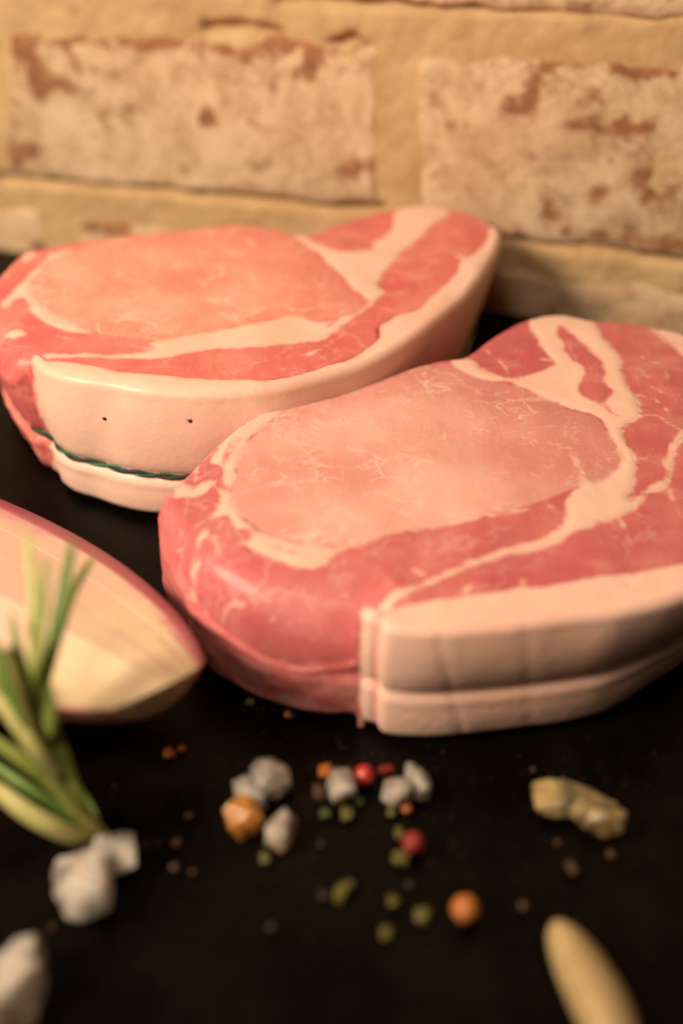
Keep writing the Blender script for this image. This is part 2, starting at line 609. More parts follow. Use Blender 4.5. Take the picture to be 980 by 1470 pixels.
# ------------------------------------------------------------------ pork chops
class Chop:
    def __init__(s, name, label, outline, t, mat):
        """outline: (px, py, height share) points, clockwise as seen"""
        s.t = t
        s.mat = mat
        P = np.array([at(x, y, t * h)[:2] for x, y, h in outline])
        s.c0 = P.mean(0)
        s.root = thing(name, label, 'pork chop', (s.c0[0], s.c0[1], 0))
        s.O = resample(catmull(P - s.c0, True, 14), 460)
        if np.cross(s.O - s.O.mean(0), np.roll(s.O, -1, 0) - s.O.mean(0)).sum() < 0:
            s.O = s.O[::-1].copy()
        T = np.roll(s.O, -2, 0) - np.roll(s.O, 2, 0)
        T /= np.linalg.norm(T, axis=1)[:, None]
        N = np.stack([T[:, 1], -T[:, 0]], 1)          # outward for a ccw outline
        for _ in range(6):
            N = N + np.roll(N, 1, 0) + np.roll(N, -1, 0)
            N /= np.linalg.norm(N, axis=1)[:, None]
        s.N = N

    def pl(s, pts, h=1.0):
        return np.array([at(x, y, s.t * h)[:2] for x, y in pts]) - s.c0

    def idx(s, px, py, h):
        p = at(px, py, s.t * h)[:2] - s.c0
        return int(np.argmin(np.linalg.norm(s.O - p, axis=1)))

    def fields(s, X):
        """fat and eye distance fields in mm at plan points"""
        fat = np.full(len(X), -20.0)
        for P in s.fat_polys:
            fat = np.maximum(fat, sdf(X, P))
        for P in s.red_polys:
            fat = np.minimum(fat, -sdf(X, P))
        for P, wd in s.red_lines:
            fat = np.minimum(fat, seg_dist(X, P, False) * 1000 - wd)
        for P, wd in s.veins:
            fat = np.maximum(fat, wd - seg_dist(X, P, False) * 1000)
        eye = sdf(X, s.eye_poly)
        return fat, eye

    def tone(s, X):
        a, b = s.tone_axis
        d = (b - a) / ((b - a) @ (b - a))
        return np.clip((np.asarray(X)[:, :2] - a) @ d, 0, 1)


def chop_build(s, inset, ra, rb, pinch, film=0.0, lean=None, cap=None):
    """the lean body. inset/ra/rb/pinch: arrays along the outline (metres)"""
    t, M = s.t, len(s.O)
    O = s.O - s.N * inset[:, None]
    c = O.mean(0)
    V, Fc, fa, ey, fi = [], [], [], [], []
    # top, from the rim inwards
    rs = 1 - (np.linspace(0, 1, 64) ** 1.55)
    rs = rs[:-1]
    X = np.concatenate([c + (O - c) * r for r in rs] + [c[None]])
    d = seg_dist(X, O, True)
    d[:M] = 0
    # radius fields follow the nearest rim point
    nr = np.concatenate([np.arange(M)] * len(rs) + [np.array([0])])
    RA, RB = ra[nr], rb[nr]
    k = np.clip(1 - d / RA, 0, 1)
    z = t - RB * (1 - np.sqrt(np.clip(1 - k ** 2, 0, 1)))
    def znoise(Y):
        q3 = np.c_[Y, np.zeros(len(Y))]
        return vfbm(q3, 40, 2.0, 3) * 0.0007 + vfbm(q3, 16, 5.0, 2) * 0.0009 * np.clip(seg_dist(np.asarray(Y), O, True) / 0.01, 0, 1)
    s.znoise = znoise
    z += znoise(X)
    if cap is not None:
        # bed for the fat strip, so that the strip alone shows there
        j0, j1, inn = cap
        ring = np.vstack([s.O[[(j0 + q_) % M for q_ in range((j1 - j0) % M + 1)]], inn[::-1]])
        z -= 0.0016 * np.clip((sdf(X, ring) - 0.9) / 1.2, 0, 1)
    f, e = s.fields(X)
    V.append(np.c_[X, z])
    fa.append(f)
    ey.append(e)
    fi.append(np.zeros(len(X)))
    for j in range(len(rs) - 1):
        for i in range(M):
            a, b = j * M + i, j * M + (i + 1) % M
            Fc.append((a, b, b + M, a + M))
    last, cen = (len(rs) - 1) * M, len(rs) * M
    for i in range(M):
        Fc.append((last + i, last + (i + 1) % M, cen))
    base = len(X)
    # side
    L = 30
    zb = z[:M]
    prev = None
    for j in range(1, L + 1):
        q_ = j / L
        zz = zb * (1 - q_)
        off = side_off(zz, t, pinch, M, lean)
        PX = O + s.N * off[:, None]
        rag = vfbm(np.c_[PX, zz], 60, 8.0, 3) * 0.0011
        PX = PX + s.N * rag[:, None]
        V.append(np.c_[PX, zz])
        fa.append(f[:M] - 2.0 * q_ + vnoise(np.c_[PX, zz], 90, 3) * 1.5)
        ey.append(e[:M] - 3 * q_)
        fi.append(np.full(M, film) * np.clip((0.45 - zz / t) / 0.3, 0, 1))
        for i in range(M):
            i2 = (i + 1) % M
            if j == 1:
                Fc.append((i, i2, base + i2, base + i))
            else:
                a, b = base + (j - 2) * M, base + (j - 1) * M
                Fc.append((a + i, a + i2, b + i2, b + i))
    V = np.vstack(V)
    fa, ey, fi = np.concatenate(fa), np.concatenate(ey), np.concatenate(fi)
    lo = base + (L - 1) * M
    Fc.append(tuple(lo + i for i in range(M)))
    me = mesh('lean_meat', V, Fc, {'fat': fa, 'eye': ey, 'film': fi, 'streak': np.zeros(len(V)), 'tone': s.tone(V)})
    o = link('lean_meat', me, s.root, s.mat)
    # height lookup for things that lie on the top
    tree = BVHTree.FromPolygons([tuple(v) for v in V], [tuple(f_) for f_ in Fc])
    s.tree = tree

    def top(X):
        r = []
        for x in X:
            h = tree.ray_cast(Vector((float(x[0]), float(x[1]), 0.2)), Vector((0, 0, -1)))
            r.append(h[0].z if h[0] else 0.0)
        return np.array(r)
    s.top = top
    return o


def side_off(zz, t, pinch, M, lean):
    zp, dp = pinch
    a = np.clip(zz / t, 0, 1)
    off = -0.0032 * np.clip(1 - zz / 0.004, 0, 1) ** 2
    two = np.clip(dp / 0.0006, 0, 1)
    off = off + two * (0.0016 * np.sin(np.pi * np.clip((zz - zp) / (t - zp), 0, 1)) + 0.0010 * np.sin(np.pi * np.clip(zz / zp, 0, 1)))
    off = off + (1 - two) * 0.0018 * np.sin(np.pi * a)
    x = (zz - zp)
    off = off - dp * np.exp(-np.abs(x / 0.0020) ** 1.2) + 0.6 * dp * np.exp(-((x + 0.003) / 0.0018) ** 2)
    if lean is not None:
        off = off + lean * (1 - a)
    return off


def patch(s, name, P, proud, edge, depth, h=0.0016, rag=0.0004, eye_only=False):
    """a slightly domed piece let into the top face"""
    P = resample(P, max(24, int(np.linalg.norm(P - np.roll(P, -1, 0), axis=1).sum() / 0.0014)))
    P = P + np.stack([vnoise(np.c_[P, P[:, :1] * 0], 260, 3), vnoise(np.c_[P, P[:, :1] * 0], 260, 9)], 1) * rag
    X, tri = tri_poly(P, h)
    d = seg_dist(X, P, True)
    z = s.top(X)
    k = np.clip(d / edge, 0, 1)
    zz = z - 0.00012 + (proud + 0.00012) * (k * k * (3 - 2 * k))
    # keep it off the rim where the top falls away
    f, e = s.fields(X)
    n = len(X)
    # boundary edges
    cnt = {}
    for t_ in tri:
        for a, b in zip(t_, t_[1:] + t_[:1]):
            cnt[(a, b)] = cnt.get((a, b), 0) + 1
    V = np.vstack([np.c_[X, zz], np.c_[X, zz - depth]])
    Fc = [tuple(t_) for t_ in tri] + [tuple(i + n for i in reversed(t_)) for t_ in tri]
    for (a, b) in cnt:
        if (b, a) not in cnt:
            Fc.append((b, a, a + n, b + n))
    me = mesh(name, V, Fc, {'fat': np.r_[f, f], 'eye': np.r_[e, e], 'film': np.zeros(2 * n), 'streak': np.zeros(2 * n), 'tone': s.tone(V)})
    return link(name, me, s.root, s.mat)


def fat_cap(s, i0, i1, inner, pinch, out, rc, grooves, lean=None, streaks=(), endr=6, proud=0.0002):
    """strip of back fat swept along the outline from index i0 to i1 (ccw)"""
    M, t = len(s.O), s.t
    n = (i1 - i0) % M
    ids = [(i0 + k_) % M for k_ in range(n + 1)]
    zp, dpar = pinch
    U = 3
    rings, fats, sts = [], [], []
    # finer along the strip
    par = np.linspace(0, n, n * 2 + 1)
    Oq = np.stack([np.interp(par, range(n + 1), s.O[ids][:, c_]) for c_ in (0, 1)], 1)
    Nq = np.stack([np.interp(par, range(n + 1), s.N[ids][:, c_]) for c_ in (0, 1)], 1)
    dp = np.interp(par, range(n + 1), dpar[ids])
    le = np.interp(par, range(n + 1), lean[ids]) if lean is not None else 0 * par
    wdt = np.clip(seg_dist(Oq, inner, False), 0.0022, 0.022)
    wdt = wdt + vnoise(np.c_[Oq, 0 * wdt], 110, 4.0) * 0.0009 + vnoise(np.c_[Oq, 0 * wdt], 300, 6.0) * 0.0005
    arc = np.r_[0, np.cumsum(np.linalg.norm(np.diff(Oq, axis=0), axis=1))]
    for k_ in range(len(par)):
        w_ = wdt[k_]
        f0 = par[k_]
        taper = min(1.0, math.sqrt(min(1, (f0 + 0.15) / endr)), math.sqrt(min(1, (n - f0 + 0.15) / endr)))
        ex = out(f0 / n) * taper
        prof = []                                 # (inward, z, fatvalue)
        Z = np.r_[np.linspace(0.0002, t - rc, 44)]
        off = side_off(Z, t, (zp, np.full(44, dp[k_])), 44, None) + le[k_] * (1 - np.clip(Z / t, 0, 1))
        off = off + ex
        for g0, gs, gd, gw in grooves:
            off = off - gd * np.exp(-(((f0 / n) - g0 - gs * (Z / t)) / gw) ** 2)
        for z_, o_ in zip(Z, off):
            prof.append((-o_, z_, 9.0))
        oc = off[-1]
        for a in np.linspace(0.12, 1, 7) * math.pi / 2:
            prof.append((-oc + rc * (1 - math.cos(a)), t - rc + rc * math.sin(a) + proud, 9.0))
        st = -oc + rc
        w_ = max(w_, st + 0.0006)
        for q_ in np.linspace(0.12, 1, 10):
            x_ = st + (w_ - st) * q_
            zt = t + proud * (1 - q_ ** 3) - 0.0002 * (q_ ** 6)
            prof.append((x_, zt, (w_ - x_) * 1000 - 0.1))
        prof.append((w_, t - 0.006, 0))
        prof.append((max(0.0035, w_ * 0.6), t - 0.010, 9))
        prof.append((0.0038 + max(0, -le[k_]), t * 0.45, 9))
        prof.append((0.0042 + max(0, -le[k_]), 0.0003, 9))
        R = []
        for d_, z_, f_ in prof:
            p = Oq[k_] - Nq[k_] * d_
            R.append((p[0], p[1], z_))
            fats.append(min(f_, arc[k_] * 1000 * 0.9 - 0.8))
            v_ = 0
            for c_, hw, st_ in streaks:
                v_ = max(v_, st_ * math.exp(-((f0 / n - c_) / hw) ** 2))
            sts.append(v_)
        rings.append(R)
    K = len(rings[0])
    V = np.array(rings).reshape(-1, 3)
    # soft unevenness of the fat surface
    rag = vfbm(V, 38, 12.0, 2) * 0.0005
    nn = np.repeat(Nq, K, 0)
    V[:, :2] += nn * rag[:, None]
    zb = s.znoise(V[:, :2])
    topm = (np.tile(np.arange(K), len(par)) >= 51) & (np.tile(np.arange(K), len(par)) < 61)
    lift = np.where(topm, zb, 0)
    V[:, 2] += np.clip(lift, -0.002, 0.002)
    Fc = []
    for k_ in range(len(par) - 1):
        for j in range(K):
            j2 = (j + 1) % K
            Fc.append((k_ * K + j, k_ * K + j2, (k_ + 1) * K + j2, (k_ + 1) * K + j))
    Fc.append(tuple(range(K)))
    Fc.append(tuple((len(par) - 1) * K + j for j in range(K - 1, -1, -1)))
    me = mesh('fat_cap', V, Fc, {'fat': np.array(fats), 'eye': np.full(len(V), -9.0), 'film': np.zeros(len(V)), 'streak': np.array(sts)})
    s.cap_tree = BVHTree.FromPolygons([tuple(v_) for v_ in V], [tuple(f_) for f_ in Fc])
    return link('fat_cap', me, s.root, s.mat)


def ramp(s, keys):
    """keys: (px, py, h, value...) -> arrays along the outline, periodic linear + smoothing"""
    M = len(s.O)
    ks = sorted((s.idx(k[0], k[1], k[2]), k[3:]) for k in keys)
    xs = [k[0] for k in ks]
    out = []
    for c in range(len(ks[0][1])):
        ys = [k[1][c] for k in ks]
        a = np.interp(np.arange(M), [xs[-1] - M] + xs + [xs[0] + M], [ys[-1]] + ys + [ys[0]])
        for _ in range(10):
            a = (a + np.roll(a, 1) + np.roll(a, -1)) / 3
        out.append(a)
    return out


# ---- front chop -------------------------------------------------------------
FAT_F, EYE_F, RED_F = (0.85, 0.585, 0.49), (0.77, 0.435, 0.385), (0.57, 0.145, 0.150)
FAT_B, EYE_B, RED_B = (0.86, 0.595, 0.495), (0.84, 0.395, 0.315), (0.68, 0.175, 0.155)
front = Chop('pork_chop', 'nearer thick pork chop with wide marbled eye and creased fat edge', [
    (239, 795, .45), (241, 735, .80), (266, 688, .95), (328, 622, 1), (372, 593, 1), (412, 579, 1), (480, 560, 1), (560, 538, 1), (625, 517, 1), (664, 512, 1),
    (700, 487, 1), (745, 462, 1), (800, 450, 1), (850, 459, 1), (900, 462, 1), (950, 472, 1), (1010, 500, 1), (1065, 555, 1), (1095, 630, 1), (1094, 710, 1), (1080, 768, 1),
    (1040, 815, 1), (980, 845, 1), (892, 868, 1), (800, 1036, 0), (700, 1049, 0), (620, 1056, 0), (560, 1053, 0), (515, 1038, 0), (430, 1029, 0), (360, 1004, 0), (300, 965, 0), (262, 900, .15), (243, 850, .3)],
    0.042, meat_material('front_chop_meat', EYE_F, RED_F, FAT_F, 0.5))
s = front
pl = s.pl
s.eye_poly = catmull(pl([(412, 580), (392, 603), (356, 635), (340, 676), (333, 708), (340, 732), (366, 755), (392, 766), (432, 780), (466, 786), (500, 788), (567, 764), (640, 752), (692, 744), (772, 722),
                         (815, 706), (842, 692), (862, 688), (883, 674), (893, 657), (880, 638), (867, 614), (855, 597), (820, 586), (786, 569), (734, 549), (695, 544), (640, 522), (560, 536), (480, 558)]), True, 6)
# fat around the eye, one piece: right field, seam below, island cut out of it
main_fat = [(642, 516), (676, 515), (697, 531), (734, 540), (762, 534), (793, 524), (788, 511), (773, 493), (768, 480), (757, 464), (768, 455), (800, 452), (835, 456), (853, 463), (867, 487), (890, 513), (898, 548), (914, 568), (921, 596),
            (898, 613), (898, 631), (911, 652), (914, 680), (905, 717), (935, 694), (954, 684), (956, 658), (964, 633), (985, 614), (992, 622), (974, 640), (967, 664), (962, 694), (937, 707), (905, 736), (862, 753), (813, 773), (770, 789), (720, 800), (655, 824), (600, 845), (574, 856), (545, 878), (528, 884), (514, 882), (540, 862), (572, 846), (615, 831), (650, 815), (720, 788),
            (760, 776), (793, 766), (812, 744), (808, 722), (828, 700), (836, 690), (828, 675), (817, 656), (824, 650), (834, 670), (846, 690), (862, 688), (883, 674), (893, 657), (880, 638), (867, 614), (855, 597), (820, 586), (786, 569), (734, 549), (695, 544), (655, 530)]
left_fat = [(414, 581), (378, 591), (348, 609), (328, 623), (306, 653), (303, 665), (321, 671), (317, 706), (305, 740), (320, 738), (330, 745), (341, 768), (351, 782), (391, 799), (432, 813), (466, 812), (494, 792), (520, 786), (500, 786), (466, 783), (432, 778), (391, 764), (366, 753), (341, 731), (334, 708), (341, 676), (357, 636), (393, 604)]
s.fat_polys = [catmull(pl(main_fat), True, 4), catmull(pl(left_fat), True, 4),
               pl([(247, 712), (252, 700), (264, 690), (275, 700), (290, 690), (312, 690), (300, 704), (275, 712)]),
               pl([(283, 732), (293, 722), (297, 727), (286, 738)]), pl([(278, 772), (296, 755), (300, 762), (283, 778)]),
               catmull(pl([(935, 466), (955, 490), (985, 520), (1030, 570), (1060, 640), (1120, 720), (1120, 500), (980, 440)]), True, 4)]
island = catmull(pl([(803, 472), (824, 486), (848, 506), (866, 527), (870, 551), (877, 565), (862, 577), (841, 567), (833, 551), (841, 529), (820, 513), (810, 496)]), True, 5)
s.tone_axis = pl([(520, 700), (860, 610)])
s.red_polys = [island]
s.red_lines = [(pl([(866, 580), (880, 592), (887, 596)]), 0.5), (pl([(339, 632), (330, 650), (323, 664)]), 1.0), (pl([(318, 690), (328, 705)]), 0.3), (pl([(345, 760), (352, 770)]), 1.0), (pl([(395, 785), (440, 797)]), 0.2)]
VE = [([(330, 628), (300, 655), (284, 662)], .25), ([(300, 690), (318, 708), (316, 735)], .4), ([(258, 772), (280, 752), (300, 740), (314, 735)], .3), ([(248, 792), (265, 800), (285, 788)], .2), ([(243, 818), (262, 814), (276, 802)], .15), ([(270, 715), (263, 745), (254, 766)], .1), ([(286, 660), (268, 678), (250, 700)], .2), ([(292, 760), (280, 778), (268, 796)], .0), ([(318, 745), (308, 765), (312, 785)], .05), ([(360, 600), (345, 622), (330, 650)], .5), ([(300, 830), (330, 826), (350, 834)], .0), ([(380, 850), (410, 842)], .0),
      ([(609, 529), (613, 556), (628, 575), (681, 594)], .12), ([(655, 590), (643, 614), (636, 629)], .05), ([(647, 537), (685, 562), (723, 579)], .05), ([(754, 631), (786, 638), (820, 645)], .05),
      ([(620, 675), (640, 688), (666, 694)], .12), ([(395, 608), (398, 624), (429, 632)], .18), ([(900, 499), (928, 517), (945, 522)], .1), ([(917, 531), (931, 544)], .25), ([(955, 530), (962, 545), (975, 552)], .1),
      ([(914, 566), (924, 569), (945, 576), (959, 590)], .3), ([(918, 596), (942, 597), (966, 614), (985, 622)], .5), ([(935, 556), (950, 565)], .1), ([(280, 690), (284, 660)], .35), ([(560, 765), (640, 752), (700, 742), (800, 728)], .28),
      ([(668, 850), (676, 838)], .2), ([(750, 836), (748, 828)], .4), ([(500, 640), (520, 646)], .02), ([(700, 620), (740, 622)], .02), ([(600, 660), (575, 648)], .0), ([(705, 690), (740, 700)], .0), ([(480, 590), (520, 585)], .0), ([(540, 700), (570, 712)], .0), ([(780, 690), (760, 680)], .0),
      ([(890, 745), (910, 790)], .0), ([(960, 700), (975, 740)], .05), ([(940, 640), (925, 660)], .0), ([(700, 505), (725, 525), (728, 538)], .3), ([(770, 512), (790, 516)], .5), ([(590, 815), (605, 822)], .3), ([(470, 838), (500, 842)], .0)]
s.veins = [(catmull(pl(a), False, 5), b + 0.22) for a, b in VE]
i0, i1 = s.idx(512, 1037, 0), s.idx(950, 472, 1)
dp, ra, rb, ins = ramp(s, [(300, 965, 0, .0002, .015, .018, 0), (262, 900, .15, .0002, .009, .012, 0), (239, 795, .45, .0002, .0035, .005, 0), (266, 688, .95, .0005, .0025, .003, 0), (412, 579, 1, .0005, .002, .003, 0),
                           (664, 512, 1, .0005, .002, .003, 0), (940, 470, 1, .001, .002, .003, 0), (1000, 495, 1, .002, .004, .004, .004), (1094, 710, 1, .001, .004, .004, .004), (980, 845, 1, .0008, .004, .004, .004), (620, 1056, 0, .0006, .0045, .005, .004), (570, 1054, 0, .0006, .006, .007, .004), (545, 1048, 0, .0007, .012, .012, .0012), (500, 1036, 0, .0004, .022, .020, 0), (400, 1018, 0, .0002, .026, .023, 0)])
lean_, = ramp(s, [(330, 622, 1, 0.0), (940, 470, 1, -.006), (1094, 710, 1, -.014), (980, 845, 1, -.0075), (892, 868, 1, -.002), (800, 1036, 0, 0.0), (620, 1056, 0, 0.0), (400, 1018, 0, 0.0)])
inner_f = pl([(530, 880), (554, 871), (622, 857), (667, 852), (716, 846), (750, 836), (775, 840), (833, 828), (892, 820), (980, 805), (1040, 770), (1062, 700), (1050, 630), (1020, 570), (985, 520), (940, 472)])
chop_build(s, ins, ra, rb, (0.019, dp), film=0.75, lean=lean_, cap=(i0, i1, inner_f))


def out_f(q_):
    a = -0.002 + 0.0030 * min(1, q_ / 0.014) ** 0.8
    st = 1 / (1 + math.exp(-(q_ - 0.031) / 0.0022))
    g = math.exp(-((q_ - 0.0245) / 0.0055) ** 2)
    return a + 0.0017 * st - 0.0007 * g


fat_cap(s, i0, i1, inner_f, (0.019, dp), out_f, 0.0030, [(0.118, -0.035, 0.00022, 0.006), (0.19, -0.02, 0.00015, 0.008)], lean=lean_, streaks=[(0.0245, 0.0042, 0.75)])
patch(s, 'loin_eye', s.eye_poly, 0.0001, 0.003, 0.005)
patch(s, 'fat_seam', s.fat_polys[0], 0.0003, 0.0026, 0.005, h=0.0014)
patch(s, 'fat_seam', s.fat_polys[1], 0.00025, 0.0022, 0.005, h=0.0014)
patch(s, 'muscle_strip', island, 0.00045, 0.0015, 0.005)

# ---- back chop ---------------------------------------------------------------
back = Chop('pork_chop', 'farther thick pork chop tied round its fat side with dark green twine', [
    (-34, 440, .9), (-15, 400, 1), (25, 364, 1), (60, 353, 1), (120, 343, 1), (200, 334, 1), (280, 326, 1), (350, 322, 1), (400, 328, 1), (432, 336, 1), (470, 325, 1), (520, 309, 1), (570, 298, 1), (620, 293, 1), (662, 301, 1), (692, 311, 1), (708, 321, 1), (713, 328, 1), (711, 338, 1),
    (698, 372, .96), (664, 425, .93), (620, 465, .92), (560, 513, .90), (500, 540, .90), (400, 567, .9), (300, 575, .9), (200, 570, .9), (100, 553, .9), (48, 537, .9), (10, 530, .9), (-20, 490, .9)],
    0.051, meat_material('back_chop_meat', EYE_B, RED_B, FAT_B, 0.2))
s = back
pl = s.pl
s.eye_poly = catmull(pl([(112, 358), (78, 370), (58, 388), (46, 405), (49, 425), (75, 446), (100, 460), (140, 475), (200, 489), (215, 491), (309, 473), (400, 458), (462, 461), (518, 446), (526, 430), (504, 415), (483, 391), (452, 363), (425, 341), (400, 330), (350, 324), (280, 328), (200, 336), (150, 341)]), True, 6)
main_fat = [(421, 336), (443, 340), (455, 350), (494, 362), (532, 357), (536, 346), (560, 331), (565, 308), (575, 298), (620, 295), (652, 302), (640, 313), (622, 325), (605, 342), (574, 363), (570, 371), (553, 391), (546, 408), (553, 421), (542, 433), (528, 444), (504, 460), (482, 476), (466, 487), (411, 494), (330, 500), (294, 502), (250, 513), (215, 517), (150, 515), (73, 515), (68, 508), (150, 511), (200, 508), (222, 500), (213, 493), (260, 483), (309, 474), (370, 462), (426, 455), (462, 461), (490, 457), (518, 446), (526, 430), (504, 415), (483, 391), (452, 363)]
left_fat = [(112, 356), (75, 365), (54, 384), (37, 399), (10, 425), (0, 440), (10, 440), (33, 426), (49, 451), (75, 467), (105, 476), (140, 480), (137, 475), (100, 459), (75, 445), (50, 425), (47, 405), (60, 388), (80, 371)]
s.fat_polys = [catmull(pl(main_fat), True, 4), catmull(pl(left_fat), True, 4), pl([(30, 372), (45, 362), (52, 364), (36, 378)]), pl([(5, 478), (25, 472), (40, 480), (20, 486)])]
s.tone_axis = pl([(180, 440), (480, 370)])
s.red_polys = []
s.red_lines = [(pl([(470, 470), (500, 452)]), .1)]
VE = [([(80, 482), (110, 488)], .2), ([(190, 498), (215, 502)], .3), ([(440, 510), (470, 495), (466, 488)], .3), ([(480, 508), (484, 495)], .1), ([(570, 372), (600, 378), (640, 372)], .0), ([(553, 421), (575, 420)], .2), ([(532, 440), (570, 448)], .1), ([(500, 400), (520, 405)], .0), ([(600, 400), (620, 395)], .05), ([(60, 400), (80, 420)], .0), ([(250, 470), (280, 460)], .0), ([(300, 400), (310, 420)], .0), ([(360, 525), (390, 515)], .1), ([(272, 541), (290, 530)], .3), ([(653, 367), (668, 372)], .9), ([(150, 370), (165, 366)], .0)]
s.veins = [(catmull(pl(a), False, 5), b + 0.22) for a, b in VE]
i0, i1 = s.idx(44, 536, .9), s.idx(712, 326, 1)
dp, ra, rb, ins = ramp(s, [(-34, 440, .9, .003, .006, .010, 0), (25, 364, 1, .002, .004, .005, 0), (350, 322, 1, .001, .002, .003, 0), (680, 308, 1, .001, .002, .003, 0), (713, 328, 1, .001, .0012, .0012, .0018), (664, 425, .93, .001, .0015, .0015, .0022), (400, 567, .9, .0012, .0015, .0015, .0022), (100, 553, .9, .0014, .0015, .0015, .0022), (48, 537, .9, .002, .004, .005, .0022), (0, 528, .9, .003, .010, .014, 0)])
lean_, = ramp(s, [(-34, 440, .9, -.007), (25, 364, 1, -.004), (350, 322, 1, 0.0), (620, 293, 1, -.004), (713, 328, 1, -.014), (664, 425, .93, -.006), (400, 567, .9, .001), (200, 570, .9, .0035), (100, 553, .9, .002), (48, 537, .9, -.004), (0, 528, .9, -.009)])
inner_b = pl([(48, 516), (73, 516), (147, 529), (206, 537), (272, 541), (345, 545), (400, 544), (435, 538), (483, 526), (514, 506), (540, 487), (535, 472), (570, 451), (601, 443), (622, 419), (650, 394), (660, 375), (680, 362), (696, 345), (704, 330), (709, 322)])
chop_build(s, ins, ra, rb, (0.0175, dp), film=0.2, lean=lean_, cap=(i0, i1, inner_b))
fat_cap(s, i0, i1, inner_b, (0.0175, dp), lambda q_: -0.0012 + 0.0032 * min(1, q_ / 0.03) + 0.0010 * math.sin(min(1, q_ / .3) * math.pi / 2), 0.0034, [(0.09, 0.05, 0.0012, 0.03), (0.3, 0.0, 0.0005, 0.03)], lean=lean_, streaks=[(0.055, 0.011, 0.0)])
patch(s, 'loin_eye', s.eye_poly, 0.0001, 0.003, 0.005)
patch(s, 'fat_seam', s.fat_polys[0], 0.0003, 0.0026, 0.005, h=0.0014)
patch(s, 'fat_seam', s.fat_polys[1], 0.00025, 0.0022, 0.005, h=0.0014)


# twine: two plies laid round the pinch of the back chop
def tube(path, rad, seg=8, closed=False):
    path = np.asarray(path, float)
    n = len(path)
    T = np.roll(path, -1, 0) - np.roll(path, 1, 0)
    if not closed:
        T[0], T[-1] = path[1] - path[0], path[-1] - path[-2]
    T /= np.linalg.norm(T, axis=1)[:, None] + 1e-12
    up = np.tile([0.0, 0, 1.0], (n, 1))
    bad = np.abs(T[:, 2]) > 0.95
    up[bad] = [1, 0, 0]
    A = np.cross(T, up)
    A /= np.linalg.norm(A, axis=1)[:, None]
    B = np.cross(A, T)
    rad = np.broadcast_to(rad, (n,))
    V = [path[i] + rad[i] * (A[i] * math.cos(a) + B[i] * math.sin(a)) for i in range(n) for a in np.arange(seg) * 2 * math.pi / seg]
    Fc = []
    for i in range(n if closed else n - 1):
        i2 = (i + 1) % n
        for j in range(seg):
            j2 = (j + 1) % seg
            Fc.append((i * seg + j, i * seg + j2, i2 * seg + j2, i2 * seg + j))
    if not closed:
        Fc.append(tuple(range(seg)))
        Fc.append(tuple((n - 1) * seg + j for j in range(seg)))
    return V, Fc


def twine(s, z0):
    M = len(s.O)
    pts = []
    for i in range(M):
        p = s.O[i] + s.N[i] * 0.03
        hit = None
        for tr in (s.cap_tree, s.tree):
            h = tr.ray_cast(Vector((p[0], p[1], z0)), Vector((-s.N[i][0], -s.N[i][1], 0)), 0.06)
            if h[0] and (hit is None or h[3] < hit[3]):
                hit = h
        pts.append(hit[0][:] if hit else (*s.O[i], z0))
    P = np.array(pts)
    for _ in range(3):
        P = (P + np.roll(P, 1, 0) + np.roll(P, -1, 0)) / 3
    P = resample(P, 1400)
    T = np.roll(P, -1, 0) - np.roll(P, 1, 0)
    T /= np.linalg.norm(T, axis=1)[:, None]
    Nn = np.stack([T[:, 1], -T[:, 0], 0 * T[:, 0]], 1)
    ph = np.arange(1400) / 1400 * 2 * math.pi * 30
    r = 0.00058
    black = P + Nn * (0.0006 + r * np.cos(ph))[:, None] + np.outer(r * np.sin(ph), [0, 0, 1])
    green = P + Nn * (0.0006 - r * np.cos(ph))[:, None] - np.outer(r * np.sin(ph), [0, 0, 1])
    Vt, Ft = tube(black, 0.00070, 7, True)
    o = link('twine', mesh('twine', Vt, Ft), s.root, simple('black_thread', (0.012, 0.014, 0.012), 0.6, (0.025, 0.03, 0.025), 900, 0.5, 2500))
    Vt, Ft = tube(green, 0.00058, 7, True)
    link('green_ply', mesh('green_ply', Vt, Ft), o, simple('green_thread', (0.02, 0.16, 0.07), 0.5, (0.012, 0.05, 0.025), 160, 0.5, 2500, lo=.45, hi=.6))
    return o


twine(back, 0.0175)


